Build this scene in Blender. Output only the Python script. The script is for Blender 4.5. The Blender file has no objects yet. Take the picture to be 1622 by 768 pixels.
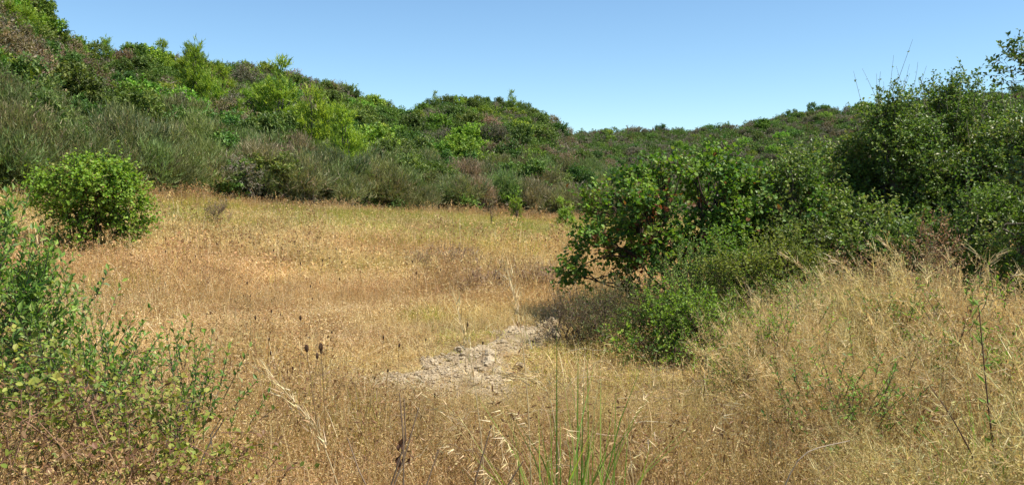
import bpy, math
import numpy as np

# ------------------------------------------------------------------ camera, sky, sun, exposure
S = bpy.context.scene
C = S.collection
F, PW, PH, HOR = 1350.0, 1622.0, 768.0, 300.0          # focal length in photo pixels, photo size, horizon row
CAMZ = 1.7
PITCH = math.atan((PH / 2 - HOR) / F)
cam = bpy.data.objects.new('camera', bpy.data.cameras.new('camera')); C.objects.link(cam)
cam.location = (0, 0, CAMZ); cam.rotation_euler = (math.pi / 2 - PITCH, 0, 0)
cam.data.sensor_width = 36; cam.data.lens = 36 * F / PW
cam.data.clip_start = 0.05; cam.data.clip_end = 5000
S.camera = cam
SUN_AZ, SUN_EL = math.radians(106), math.radians(61)   # azimuth from +Y towards +X
W = bpy.data.worlds.new('World'); S.world = W; W.use_nodes = True
nt = W.node_tree; bg = nt.nodes['Background']
sky = nt.nodes.new('ShaderNodeTexSky'); sky.sky_type = 'NISHITA'; sky.sun_disc = False
sky.sun_elevation = SUN_EL; sky.sun_rotation = SUN_AZ % (2 * math.pi)
sky.altitude = 700; sky.air_density = 1.0; sky.dust_density = 0.0; sky.ozone_density = 5.0
skc = nt.nodes.new('ShaderNodeMix'); skc.data_type = 'RGBA'; skc.blend_type = 'MULTIPLY'; skc.inputs[0].default_value = 1; skc.inputs[7].default_value = (.96, 1.045, 1.01, 1)
nt.links.new(sky.outputs[0], skc.inputs[6]); nt.links.new(skc.outputs[2], bg.inputs[0]); bg.inputs[1].default_value = 0.089
sun = bpy.data.objects.new('sun', bpy.data.lights.new('sun', 'SUN')); C.objects.link(sun)
sun.data.energy = 5.0; sun.data.angle = math.radians(0.5); sun.data.color = (1.0, 0.94, 0.84)
sun.rotation_euler = (math.pi / 2 - SUN_EL, 0, -SUN_AZ + math.pi)
sun.location = (-20, 0, 40)
S.view_settings.view_transform = 'Standard'; S.view_settings.look = 'None'
S.view_settings.exposure = 0.9; S.view_settings.gamma = 1; S.view_settings.use_curve_mapping = False
S.cycles.max_bounces = 5; S.cycles.diffuse_bounces = 3; S.cycles.glossy_bounces = 2
S.cycles.transmission_bounces = 3; S.cycles.transparent_max_bounces = 4

# ------------------------------------------------------------------ small maths
def lerp(a, b, t): return a + (b - a) * t
def sm(t): t = np.clip(t, 0, 1); return t * t * (3 - 2 * t)
def nrm(v): return v / np.maximum(np.linalg.norm(v, axis=-1, keepdims=True), 1e-9)
def _hash(i, j, seed):
    h = (i.astype(np.int64) * 374761393 + j.astype(np.int64) * 668265263 + seed * 1274126177) & 0x7fffffff
    h = ((h ^ (h >> 13)) * 1103515245 + 12345) & 0x7fffffff
    h = (h ^ (h >> 16)) & 0xffff
    return h / 65535.0
def vn(x, y, s=1.0, seed=0):
    x = np.asarray(x, float) / s; y = np.asarray(y, float) / s
    i = np.floor(x); j = np.floor(y); fx = sm(x - i); fy = sm(y - j)
    return lerp(lerp(_hash(i, j, seed), _hash(i + 1, j, seed), fx), lerp(_hash(i, j + 1, seed), _hash(i + 1, j + 1, seed), fx), fy)
def fbm(x, y, s=1.0, seed=0, n=3):
    return sum(vn(x, y, s / 2 ** k, seed + k) * 0.5 ** k for k in range(n)) / sum(0.5 ** k for k in range(n))
def az_of(u): return np.arctan((np.asarray(u, float) - PW / 2) / F)
def u_of(az): return PW / 2 + F * np.tan(az)
def tan_el(v): y = (PH / 2 - np.asarray(v, float)) / F; return (-math.sin(PITCH) + math.cos(PITCH) * y) / (math.cos(PITCH) + math.sin(PITCH) * y)

# ------------------------------------------------------------------ terrain (metres, polar about where the photographer stood)
D = math.degrees
def tab(rows): a = np.array(rows, float); return np.degrees(az_of(a[:, 0])), a[:, 1]
_rb = tab([(-900, 32), (0, 36), (250, 40), (560, 46), (760, 52), (950, 57), (1300, 60), (2600, 60)])
_ze = tab([(-900, 1.3), (0, 1.2), (250, 1.1), (560, .42), (950, -.6), (1300, -.5), (2600, 0)])
_rc = tab([(-900, 70), (0, 78), (300, 95), (600, 118), (700, 138), (900, 160), (1000, 165), (2600, 170)])
_sil = tab([(-900, -260), (-100, -75), (0, 2), (40, 18), (90, 66), (130, 86), (200, 95), (250, 96), (300, 100), (350, 104), (450, 110), (500, 122),
            (560, 136), (600, 160), (632, 177), (665, 162), (700, 151), (760, 151), (830, 158), (870, 178), (900, 202), (925, 222), (1000, 262), (1100, 290), (1250, 305), (2600, 310)])
_far = tab([(-900, 330), (700, 260), (870, 222), (930, 211), (1000, 205), (1100, 210), (1200, 197), (1290, 182), (1380, 180), (1500, 172), (1622, 165), (2600, 120)])
def rb_(a): d = np.degrees(a); return lerp(np.interp(d, *_rb), 420.0, sm((np.abs(d) - 62) / 25))
def ze_(a): d = np.degrees(a); return np.interp(d, *_ze) * (1 - sm((np.abs(d) - 62) / 25))
def rc_(a): return np.interp(np.degrees(a), *_rc)
def zc_(a): r = rc_(a); return CAMZ + tan_el(np.interp(np.degrees(a), *_sil)) * r - 2.7
FR = 255.0
def field_z(x, y):
    x = np.asarray(x, float); y = np.asarray(y, float)
    r = np.hypot(x, y); a = np.arctan2(x, y)
    z = ze_(a) * np.clip((r - 6) / np.maximum(rb_(a) - 6, 1), 0, 1.0) ** 1.25
    z = z + (fbm(x, y, 5, 3) - .5) * .22 * sm((r - 3) / 6) + (fbm(x, y, 1.1, 9) - .5) * .10 * sm((r - 1) / 3)
    z = z + .06 * sm((x - 1.0) / 2.2) * sm((14 - r) / 5) * sm((r - 1.5) / 2) * (y > 0)      # low bank under the tall grass
    z = z + .25 * sm((-x - 1.0) / 1.2) * sm((7 - r) / 3) * sm((r - 1) / 2) * (y > 0)
    return z
def hill_z(r, a):
    rb, rc, ze, zc = rb_(a), rc_(a), ze_(a), zc_(a)
    s = (r - rb) / (rc - rb); x = r * np.sin(a); y = r * np.cos(a)
    up = ze + (zc - ze) * np.clip(s, 0, 1) ** .92
    z = np.where(s <= 1, up, zc - (r - rc) * (.28 + .003 * (r - rc)))
    return z + (fbm(x, y, 22, 31) - .5) * 2.6 * np.sin(np.pi * np.clip(s, 0, 1)) ** .8
def fz_(a): return CAMZ + tan_el(np.interp(np.degrees(a), *_far)) * FR - 1.5
def far_z(r, a):
    s = np.clip((r - 150) / (FR - 150), 0, 1); z0 = -3.0; x = r * np.sin(a); y = r * np.cos(a)
    z = z0 + (fz_(a) - z0) * s ** .95
    z = np.where(r > FR, fz_(a) - (r - FR) * .22, z)
    return z + (fbm(x, y, 40, 51) - .5) * 5 * np.sin(np.pi * s)
def at(u, Y):                                    # a ground point seen towards photo column u, Y metres ahead
    x = (u - PW / 2) / F * Y; return np.array([x, Y, float(field_z(x, Y))])

# ------------------------------------------------------------------ mesh builder
class MB:
    def __init__(s): s.v, s.f, s.c, s.n = [], [], [], 0
    def add(s, V, Fc, col):
        V = np.asarray(V, np.float32).reshape(-1, 3)
        col = np.broadcast_to(np.asarray(col, np.float32), V.shape) if np.ndim(col) == 1 else np.asarray(col, np.float32).reshape(-1, 3)
        s.v.append(V); s.c.append(col); s.f.append(np.asarray(Fc, np.int64) + s.n); s.n += len(V)
    def mesh(s, name, mat, smooth=False):
        me = bpy.data.meshes.new(name)
        V = np.concatenate(s.v); Cc = np.concatenate(s.c)
        loops = np.concatenate([f.ravel() for f in s.f]); k = np.concatenate([np.full(len(f), f.shape[1]) for f in s.f])
        me.vertices.add(len(V)); me.vertices.foreach_set('co', V.ravel())
        me.loops.add(len(loops)); me.loops.foreach_set('vertex_index', loops.astype(np.int32))
        me.polygons.add(len(k)); me.polygons.foreach_set('loop_start', np.concatenate([[0], np.cumsum(k)[:-1]]).astype(np.int32))
        me.update(calc_edges=True)
        at_ = me.color_attributes.new('Col', 'FLOAT_COLOR', 'POINT')
        at_.data.foreach_set('color', np.concatenate([Cc, np.ones((len(Cc), 1), np.float32)], 1).ravel())
        me.polygons.foreach_set('use_smooth', np.full(len(k), smooth))
        me.materials.append(mat); me.validate(); return me
    def build(s, name, mat, parent=None, loc=None, smooth=False):
        o = bpy.data.objects.new(name, s.mesh(name, mat, smooth)); C.objects.link(o)
        if parent is not None: o.parent = parent
        if loc is not None: o.location = loc
        return o
def tag(o, label=None, cat=None, group=None, kind=None):
    if label: o['label'] = label
    if cat: o['category'] = cat
    if group: o['group'] = group
    if kind: o['kind'] = kind
    return o
def empty(name, loc, label, cat, group=None, rz=0.0):
    o = bpy.data.objects.new(name, None); C.objects.link(o); o.location = loc; o.rotation_euler = (0, 0, rz); o.empty_display_size = .2
    return tag(o, label, cat, group)

def leaves(mb, P, Dv, N, L, Wd, col, shape='diamond', fold=.25):
    n = len(P); Dv = nrm(Dv); N = nrm(N - Dv * (N * Dv).sum(-1, keepdims=True)); Sd = np.cross(Dv, N)
    L = np.broadcast_to(np.asarray(L, float), (n,))[:, None]; Wd = np.broadcast_to(np.asarray(Wd, float), (n,))[:, None]
    if shape == 'round':
        A = P; T = P + Dv * L
        q = lambda t, w, s: P + Dv * L * t + Sd * Wd * w * s + N * Wd * fold * w
        V = np.stack([A, q(.25, .42, 1), q(.68, .46, 1), T, q(.68, .46, -1), q(.25, .42, -1)], 1); k = 6
        f = np.array([[0, 1, 2, 3], [0, 3, 4, 5]])
    elif shape == 'needle':
        V = np.stack([P - Sd * Wd * .5, P + Sd * Wd * .5, P + Dv * L + N * L * .08], 1); k = 3; f = np.array([[0, 1, 2]])
    else:
        V = np.stack([P, P + Dv * L * .45 + Sd * Wd * .5 + N * Wd * fold, P + Dv * L, P + Dv * L * .45 - Sd * Wd * .5 + N * Wd * fold], 1); k = 4
        f = np.array([[0, 1, 2, 3]])
    mb.add(V, (np.arange(n)[:, None, None] * k + f[None]).reshape(-1, f.shape[1]), np.repeat(col, k, 0))
def tubes(mb, P, R, col, k=4):
    P = np.asarray(P, float); n, m, _ = P.shape; R = np.broadcast_to(np.asarray(R, float), (n, m))
    T = nrm(np.gradient(P, axis=1)); ref = np.where(np.abs(T[..., 2:3]) > .9, np.array([1., 0, 0]), np.array([0, 0, 1.]))
    A = nrm(np.cross(T, ref)); B = np.cross(A, T)
    th = np.arange(k) * 2 * np.pi / k
    V = P[:, :, None] + R[:, :, None, None] * (A[:, :, None] * np.cos(th)[:, None] + B[:, :, None] * np.sin(th)[:, None])
    b = (np.arange(n)[:, None, None] * m + np.arange(m - 1)[None, :, None]) * k
    i = np.arange(k)[None, None]; j = (np.arange(k)[None, None] + 1) % k
    Q = np.stack([b + i, b + j, b + k + j, b + k + i], -1).reshape(-1, 4)
    col = np.asarray(col, float)
    if col.ndim == 2: col = np.repeat(col, m * k, 0)
    mb.add(V, Q, col)
def blades(mb, P, ang, H, Wd, lean, c0, c1, twist=None, rg=None, pts=(0, .4, .75, 1)):
    n = len(P); d = np.stack([np.cos(ang), np.sin(ang), np.zeros(n)], 1); tw = ang + 1.57 if twist is None else twist
    sd = np.stack([np.cos(tw), np.sin(tw), np.zeros(n)], 1); H = H[:, None]; lean = lean[:, None]; Wd = np.broadcast_to(Wd, (n,))[:, None]
    V, Cc = [], []
    for t, w in zip(pts, (1, .85, .55, .08)):
        c = P + np.array([0, 0, 1.]) * H * (t - .45 * lean * t * t) + d * H * lean * t * t
        V += [c - sd * Wd * w / 2, c + sd * Wd * w / 2]; cc = lerp(c0, c1, t); Cc += [cc, cc]
    V = np.stack(V, 1); Cc = np.stack(Cc, 1); f = np.array([[0, 1, 3, 2], [2, 3, 5, 4], [4, 5, 7, 6]])
    mb.add(V, (np.arange(n)[:, None, None] * 8 + f[None]).reshape(-1, 4), Cc.reshape(-1, 3))
    return P + np.array([0, 0, 1.]) * H * (1 - .45 * lean) + d * H * lean
def pick(rg, pal, n, main=None, p=.55):
    c = np.array([q[0] for q in pal], float); w = np.array([q[1] for q in pal], float); w /= w.sum()
    i = rg.choice(len(c), n, p=w)
    if main is not None: i = np.where(rg.random(n) < p, main, i)
    return c[i] * rg.uniform(.78, 1.22, (n, 1)) * rg.uniform(.93, 1.07, (n, 3))

# ------------------------------------------------------------------ materials
def leaf_mat(name, rough=.5, trans=.3, spec=.4, instanced=False, objvar=.0, tcol=(1.25, 1.35, .7)):
    m = bpy.data.materials.new(name); m.use_nodes = True; t = m.node_tree; nd = t.nodes; ln = t.links
    b = nd['Principled BSDF']; out = nd['Material Output']
    a = nd.new('ShaderNodeAttribute'); a.attribute_name = 'Col'; col = a.outputs['Color']
    if instanced:
        a2 = nd.new('ShaderNodeAttribute'); a2.attribute_type = 'INSTANCER'; a2.attribute_name = 'tint'
        x = nd.new('ShaderNodeMix'); x.data_type = 'RGBA'; x.blend_type = 'MULTIPLY'; x.inputs[0].default_value = 1
        ln.new(col, x.inputs[6]); ln.new(a2.outputs['Color'], x.inputs[7]); col = x.outputs[2]
    if objvar:
        oi = nd.new('ShaderNodeObjectInfo'); h = nd.new('ShaderNodeHueSaturation')
        for sock, lo, hi in (('Hue', .5 - .035 * objvar, .5 + .03 * objvar), ('Value', 1 - .3 * objvar, 1 + .3 * objvar)):
            mr = nd.new('ShaderNodeMapRange'); mr.inputs[3].default_value = lo; mr.inputs[4].default_value = hi
            if sock == 'Hue':
                fr = nd.new('ShaderNodeMath'); fr.operation = 'FRACT'; ml = nd.new('ShaderNodeMath'); ml.operation = 'MULTIPLY'; ml.inputs[1].default_value = 17.3
                ln.new(oi.outputs['Random'], ml.inputs[0]); ln.new(ml.outputs[0], fr.inputs[0]); ln.new(fr.outputs[0], mr.inputs[0])
            else: ln.new(oi.outputs['Random'], mr.inputs[0])
            ln.new(mr.outputs[0], h.inputs[sock])
        ln.new(col, h.inputs['Color']); col = h.outputs[0]
    ln.new(col, b.inputs['Base Color']); b.inputs['Roughness'].default_value = rough; b.inputs['Specular IOR Level'].default_value = spec
    if trans:
        x = nd.new('ShaderNodeMix'); x.data_type = 'RGBA'; x.blend_type = 'MULTIPLY'; x.inputs[0].default_value = 1; x.inputs[7].default_value = (*tcol, 1)
        ln.new(col, x.inputs[6]); tr = nd.new('ShaderNodeBsdfTranslucent'); ln.new(x.outputs[2], tr.inputs[0])
        mx = nd.new('ShaderNodeMixShader'); mx.inputs[0].default_value = trans
        ln.new(b.outputs[0], mx.inputs[1]); ln.new(tr.outputs[0], mx.inputs[2]); ln.new(mx.outputs[0], out.inputs[0])
    return m
def soil_mat(name, cols, scale=1.0, bump=.4):
    m = bpy.data.materials.new(name); m.use_nodes = True; t = m.node_tree; nd = t.nodes; ln = t.links; b = nd['Principled BSDF']
    g = nd.new('ShaderNodeNewGeometry')
    n1 = nd.new('ShaderNodeTexNoise'); n1.inputs['Scale'].default_value = 1.3 * scale; n1.inputs['Detail'].default_value = 8
    n2 = nd.new('ShaderNodeTexNoise'); n2.inputs['Scale'].default_value = 26 * scale; n2.inputs['Detail'].default_value = 6
    ln.new(g.outputs['Position'], n1.inputs['Vector']); ln.new(g.outputs['Position'], n2.inputs['Vector'])
    ad = nd.new('ShaderNodeMath'); ad.operation = 'ADD'; ln.new(n1.outputs[0], ad.inputs[0]); ln.new(n2.outputs[0], ad.inputs[1])
    hf = nd.new('ShaderNodeMath'); hf.operation = 'MULTIPLY'; hf.inputs[1].default_value = .5; ln.new(ad.outputs[0], hf.inputs[0])
    r = nd.new('ShaderNodeValToRGB'); ln.new(hf.outputs[0], r.inputs[0])
    e = r.color_ramp.elements; e[0].position = .36; e[0].color = (*cols[0], 1); e[1].position = .64; e[1].color = (*cols[-1], 1)
    for k, c in enumerate(cols[1:-1]): q = e.new(.36 + .28 * (k + 1) / (len(cols) - 1)); q.color = (*c, 1)
    ln.new(r.outputs[0], b.inputs['Base Color']); b.inputs['Roughness'].default_value = .95; b.inputs['Specular IOR Level'].default_value = .1
    bp = nd.new('ShaderNodeBump'); bp.inputs['Strength'].default_value = bump; bp.inputs['Distance'].default_value = .05
    ln.new(n2.outputs[0], bp.inputs['Height']); ln.new(bp.outputs[0], b.inputs['Normal'])
    return m
M_GRASS = leaf_mat('dry_grass', .55, .42, .3, instanced=True, tcol=(1.1, 1.05, .8))
M_SCRUB = leaf_mat('scrub_foliage', .6, .25, .2, instanced=True)
M_HILL = leaf_mat('hillside_foliage', .55, .28, .25, objvar=1.0)
M_PINE = leaf_mat('pine_needles', .5, .42, .25, objvar=.5, tcol=(1.3, 1.3, .6))
M_BROAD = leaf_mat('broad_leaves', .55, .38, .25, tcol=(1.3, 1.4, .5))
M_OAK = leaf_mat('leathery_leaves', .45, .3, .3)
M_GREY = leaf_mat('grey_green_leaves', .5, .38, .3)
M_STRAW = leaf_mat('straw', .55, .3, .3, tcol=(1.1, 1.05, .8))
M_BARK = leaf_mat('bark', .85, 0, .15)
M_SOIL = soil_mat('meadow_soil', [(.10, .065, .03), (.20, .135, .06), (.30, .21, .10)])
M_HSOIL = soil_mat('hill_soil', [(.045, .04, .02), (.09, .075, .04), (.14, .11, .06)], .3)
M_CLAY = soil_mat('pale_clay', [(.14, .098, .05), (.27, .20, .12), (.38, .30, .19), (.46, .375, .25)], 1.6, .9)
M_STONE = soil_mat('pale_stone', [(.2, .15, .09), (.45, .37, .25)], 3)

# ------------------------------------------------------------------ the setting
def sheet(name, X, Y, Z, mat, label):
    n, m = X.shape; mb = MB(); i = np.arange(n - 1)[:, None] * m + np.arange(m - 1)[None]
    mb.add(np.stack([X, Y, Z], -1), np.stack([i, i + m, i + m + 1, i + 1], -1).reshape(-1, 4), np.array([.2, .15, .08]))
    o = mb.build(name, mat, smooth=True); return tag(o, label, name, kind='structure')
a_front = np.radians(np.linspace(-62, 62, 320)); a_all = np.radians(np.concatenate([np.linspace(-180, -62, 60)[:-1], np.linspace(-62, 62, 320), np.linspace(62, 180, 60)[1:]]))
Aq, Tq = np.meshgrid(a_all, np.linspace(0, 1, 170), indexing='ij'); Rq = rb_(Aq) * Tq ** 1.8
Xq, Yq = Rq * np.sin(Aq), Rq * np.cos(Aq)
sheet('ground', Xq, Yq, field_z(Xq, Yq), M_SOIL, 'dry meadow ground under the straw coloured grass')
a_hill = np.radians(np.linspace(-85, 85, 400))
Aq, Tq = np.meshgrid(a_hill, np.linspace(0, 1, 110), indexing='ij')
R0 = rb_(Aq); Rq = R0 + Tq * (215 - np.minimum(R0, 214)); Zq = hill_z(Rq, Aq)
Zq = np.where(Tq == 0, field_z(Rq * np.sin(Aq), Rq * np.cos(Aq)), Zq)
sheet('hill', Rq * np.sin(Aq), Rq * np.cos(Aq), Zq, M_HSOIL, 'scrub covered hillside rising behind the meadow')
Aq, Tq = np.meshgrid(np.radians(np.linspace(-85, 85, 200)), np.linspace(0, 1, 60), indexing='ij'); Rq = 150 + Tq * 500
sheet('hill', Rq * np.sin(Aq), Rq * np.cos(Aq), far_z(Rq, Aq), M_HSOIL, 'distant scrub covered ridge beyond the nearer hill')

# ------------------------------------------------------------------ plants
def shell_points(rg, ells, n, shell=(.55, 1.0), zmin=.05, topbias=.25):
    E = np.array(ells, float); w = (E[:, 3] * E[:, 4] * E[:, 5]) ** .67; P, O = [], []; got = 0
    while got < n:
        i = rg.choice(len(E), 2 * n, p=w / w.sum()); d = nrm(rg.normal(size=(2 * n, 3)) + [0, 0, topbias])
        rf = rg.uniform(shell[0], shell[1], (2 * n, 1)); p = E[i, :3] + d * E[i, 3:] * rf; o = nrm(d / E[i, 3:])
        ins = np.zeros(2 * n, bool)                              # drop points buried deep in another lobe
        for e in E: ins |= (((p - e[:3]) / e[3:]) ** 2).sum(1) < (shell[0] * .8) ** 2
        k = (p[:, 2] > zmin) & ~ins; P.append(p[k]); O.append(o[k]); got += k.sum()
    return np.concatenate(P)[:n], np.concatenate(O)[:n]
def limbs(rg, mb, base, tips, r0, r1, col, k=5, m=7, spread=.12, arch=.25, wob=.04):
    n = len(tips); t = np.linspace(0, 1, m)[None, :, None]
    b = base + rg.normal(size=(n, 3)) * [spread, spread, 0]
    mid = b + (tips - b) * [arch, arch, .55] + rg.normal(size=(n, 3)) * wob * 2
    P = (1 - t) ** 2 * b[:, None] + 2 * t * (1 - t) * mid[:, None] + t * t * tips[:, None]
    P = P + rg.normal(size=P.shape) * wob * np.sin(np.pi * t)
    tubes(mb, P, r0 + (r1 - r0) * t[0, :, 0][None] ** .7, col if np.ndim(col) == 1 else col, k)
    return P
def foliage(rg, lf, wd, ells, nclump, nsprig, slen, nleaf, size, pal, up=.3, out=.6, rnd=.5, cr=.25, shape='diamond', zmin=.1, bend=0., shell=(.55, 1.), lup=.3,
            twig=None, fold=.25, spread=.9, topbias=.25, jit=.3, n_up=1.0):
    Cc, O = shell_points(rg, ells, nclump, shell, zmin, topbias)
    ci = rg.integers(0, nclump, nsprig); main = rg.choice(len(pal), nclump, p=np.array([q[1] for q in pal]) / sum(q[1] for q in pal))
    B = Cc[ci] + rg.normal(size=(nsprig, 3)) * cr * .5; B[:, 2] = np.maximum(B[:, 2], zmin * .6)
    d = nrm(O[ci] * out + nrm(B - Cc[ci]) * out * .5 + np.array([0, 0, up]) + rg.normal(size=(nsprig, 3)) * rnd)
    L = slen * rg.uniform(.5, 1.4, nsprig)[:, None]
    ts = (np.arange(nleaf) + rg.random((nsprig, nleaf))) / nleaf; ts = np.clip(.08 + .92 * ts, 0, 1)
    bv = np.array([0, 0, bend])
    pos = B[:, None] + d[:, None] * (L * ts)[..., None] + bv * ((L * ts * ts)[..., None])
    a = nrm(np.cross(d, rg.normal(size=d.shape))); b = np.cross(d, a)
    ph = np.arange(nleaf)[None] * 2.4 + rg.random((nsprig, nleaf)) * 1.5
    pr = a[:, None] * np.cos(ph)[..., None] + b[:, None] * np.sin(ph)[..., None]
    ld = nrm(d[:, None] * (1 - spread * .6) + pr * spread + np.array([0, 0, lup * .5]) + rg.normal(size=pos.shape) * jit)
    N = np.array([0, 0, n_up]) + rg.normal(size=pos.shape) * .55 + O[ci][:, None] * .35
    n = nsprig * nleaf; sz = rg.uniform(.65, 1.3, n)
    col = pick(rg, pal, n, np.repeat(main[ci], nleaf))
    leaves(lf, pos.reshape(-1, 3), ld.reshape(-1, 3), N.reshape(-1, 3), size[0] * sz, size[1] * sz, col, shape, fold)
    if twig is not None and wd is not None:
        t3 = np.array([0, .5, 1.]); P = B[:, None] + d[:, None] * (L * t3)[..., None] + bv * ((L * t3 * t3)[..., None])
        tubes(wd, P, np.array([twig[0], twig[0] * .7, twig[0] * .3]), np.array(twig[1]), 3)
    return Cc
# bare twigs standing above a crown
def twigs(rg, mb, base, n, h, sp, col, leafmb=None, pal=None):
    b = base + rg.normal(size=(n, 3)) * [sp, sp, .1]; t = np.linspace(0, 1, 6)[None, :, None]
    d = nrm(rg.normal(size=(n, 3)) * [.3, .3, .05] + [0, 0, 1]); L = (h * rg.uniform(.5, 1.2, n))[:, None, None]
    P = b[:, None] + d[:, None] * L * t + rg.normal(size=(n, 1, 3)) * [.1, .1, 0] * t * t * L
    tubes(mb, P, np.linspace(.005, .0018, 6)[None], col, 3)
    if leafmb is not None:
        k = 9; tt = rg.uniform(.1, .95, (n, k)); idx = np.minimum((tt * 5).astype(int), 4); q = np.take_along_axis(P, idx[..., None], 1).reshape(-1, 3)
        leaves(leafmb, q, rg.normal(size=q.shape) + [0, 0, .5], rg.normal(size=q.shape) + [0, 0, 1], .034, .022, pick(rg, pal, len(q)))
def shrub(name, loc, label, cat, ells, leaf, wood, mat, group=None, seed=1, rz=0, extra=(), top=None):
    """a woody plant: > foliage, > branches"""
    rg = np.random.default_rng(seed); root = empty(name, loc, label, cat, group, rz); lf, wd = MB(), MB()
    tips = foliage(rg, lf, wd, ells, **leaf)
    for el, lk in extra: tips = np.concatenate([tips, foliage(rg, lf, wd, el, **lk)])
    w = dict(wood); nst = w.pop('n'); idx = rg.permutation(len(tips))[:nst]
    P = limbs(rg, wd, np.array([0, 0, -.05]), tips[idx], **w)
    if len(tips) > nst:                                          # side branches from the limbs to the other clumps
        rest = np.delete(tips, idx, 0); dd = ((rest[:, None] - P[:, 3:5].reshape(-1, 3)[None]) ** 2).sum(-1).argmin(1)
        st = P[:, 3:5].reshape(-1, 3)[dd]; t = np.linspace(0, 1, 5)[None, :, None]
        Q = st[:, None] + (rest - st)[:, None] * t + rg.normal(size=(len(rest), 5, 3)) * .03 * np.sin(np.pi * t) + np.array([0, 0, .08]) * np.sin(np.pi * t)
        tubes(wd, Q, lerp(w['r0'] * .45, w['r1'], t[0, :, 0])[None], w['col'], 4)
    if top: twigs(rg, wd, np.array([0, 0, top[0]]), *top[1:], GREYB * .8, lf, P_OAK)
    lf.build('foliage', mat, root); wd.build('branches', M_BARK, root, smooth=True)
    return root
def shared(name, ells, leaf, wood, mat, seed):
    """one mesh for small, far plants that are copied by object"""
    rg = np.random.default_rng(seed); mb = MB(); tips = foliage(rg, mb, mb, ells, **leaf)
    if wood: w = dict(wood); n = w.pop('n'); limbs(rg, mb, np.array([0, 0, -.1]), tips[rg.permutation(len(tips))[:n]], **w)
    return mb.mesh(name, mat)

# palettes: real base colours
P_JUDAS = [((.10, .19, .026), 5), ((.16, .255, .036), 3.5), ((.05, .115, .02), 3), ((.20, .09, .035), .3), ((.17, .21, .045), 1)]
P_ROUND = [((.17, .29, .03), 5), ((.24, .35, .045), 3.5), ((.10, .185, .024), 3), ((.26, .27, .08), .9), ((.25, .13, .06), .25)]
P_OAK = [((.115, .19, .03), 5), ((.17, .235, .04), 3.5), ((.07, .12, .024), 2.5), ((.23, .25, .06), 1.2)]
P_DARK = [((.08, .14, .032), 4), ((.055, .10, .024), 3), ((.12, .175, .04), 2.5)]
P_MID = [((.14, .235, .03), 4), ((.195, .285, .04), 3), ((.09, .16, .025), 3)]
P_PINE = [((.20, .305, .035), 4), ((.26, .36, .05), 3), ((.12, .21, .028), 2.5)]
P_BROOM = [((.15, .17, .07), 4), ((.20, .205, .09), 3), ((.09, .115, .055), 3), ((.24, .19, .13), 1.4), ((.11, .14, .07), 2)]
P_BROOMG = [((.135, .18, .06), 4), ((.175, .215, .08), 3), ((.10, .13, .05), 3), ((.19, .19, .10), 1)]
P_BROOMB = [((.21, .165, .105), 4), ((.27, .22, .155), 3), ((.155, .135, .08), 3), ((.12, .135, .07), 2)]
P_HEATH = [((.20, .145, .095), 4), ((.24, .185, .13), 3), ((.14, .12, .065), 3), ((.27, .17, .09), 2)]
P_GREYSH = [((.155, .145, .10), 4), ((.21, .18, .135), 3), ((.11, .12, .07), 3)]
P_YEL = [((.25, .26, .03), 4), ((.30, .28, .04), 3), ((.15, .18, .03), 2)]
P_GREYG = [((.15, .25, .04), 4), ((.21, .31, .055), 3), ((.10, .18, .035), 3), ((.28, .32, .10), 1.5)]
BRN = np.array([.085, .06, .04]); GREYB = np.array([.16, .135, .11]); REDB = np.array([.12, .06, .04])

P_DARK, P_MID, P_BROOM, P_BROOMG, P_BROOMB = [[(tuple(np.array(c) * (1.2, 1.16, 1.05)), w) for c, w in p] for p in (P_DARK, P_MID, P_BROOM, P_BROOMG, P_BROOMB)]
# --- the round bright bush in the meadow
shrub('round_bush', at(144, 17.0) - np.array([0, 0, .1]), 'round bright green bush standing alone in the dry meadow', 'bush',
      [(0, 0, 1.4, 1.05, .9, .55), (-.68, 0, 1.45, .5, .5, .42), (.66, 0, 1.2, .52, .55, .62), (-.1, -.1, 1.75, .7, .6, .34), (.45, 0, 1.75, .45, .5, .28), (.1, 0, .7, .78, .65, .48)],
      dict(nclump=100, nsprig=2300, slen=.32, nleaf=8, size=(.055, .05), pal=P_ROUND, up=.35, out=.6, rnd=.5, cr=.2, shape='round', zmin=.2, bend=-.1, twig=(.004, BRN)),
      dict(n=26, r0=.028, r1=.007, col=BRN * .7, spread=.22, arch=.3), M_BROAD, seed=3).scale = (.92, .92, .9)
# --- the open tree at the bare patch
shrub('broadleaf_tree', at(1085, 10.8), 'open green tree with rusty dry leaves and dark stems beside the bare clay', 'tree',
      [(0, 0, 1.35, 1.2, .95, .6), (.3, -.55, .95, .6, .4, .42), (-.4, -.5, .95, .45, .35, .35), (-1.05, -.25, .68, .42, .42, .38), (-.78, 0, 1.3, .6, .6, .52), (.1, 0, 1.78, .8, .7, .36), (1.05, 0, 1.4, .65, .7, .52)],
      dict(nclump=150, nsprig=2300, slen=.24, nleaf=7, size=(.050, .046), pal=P_JUDAS, up=.3, out=.6, rnd=.5, cr=.12, shape='round', zmin=.4, bend=-.05, twig=(.003, REDB)),
      dict(n=18, r0=.026, r1=.006, col=np.array([.06, .04, .03]), spread=.16, arch=.3), M_BROAD, seed=5,
      extra=[([(.05, 0, 1.2, 1.0, .85, .45)], dict(nclump=16, nsprig=75, slen=.2, nleaf=7, size=(.05, .045), pal=[((.22, .065, .03), 3), ((.16, .05, .025), 2)], up=-.1, out=.3, rnd=.6, cr=.13, shape='round', zmin=.7, bend=-.2))])
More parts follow.
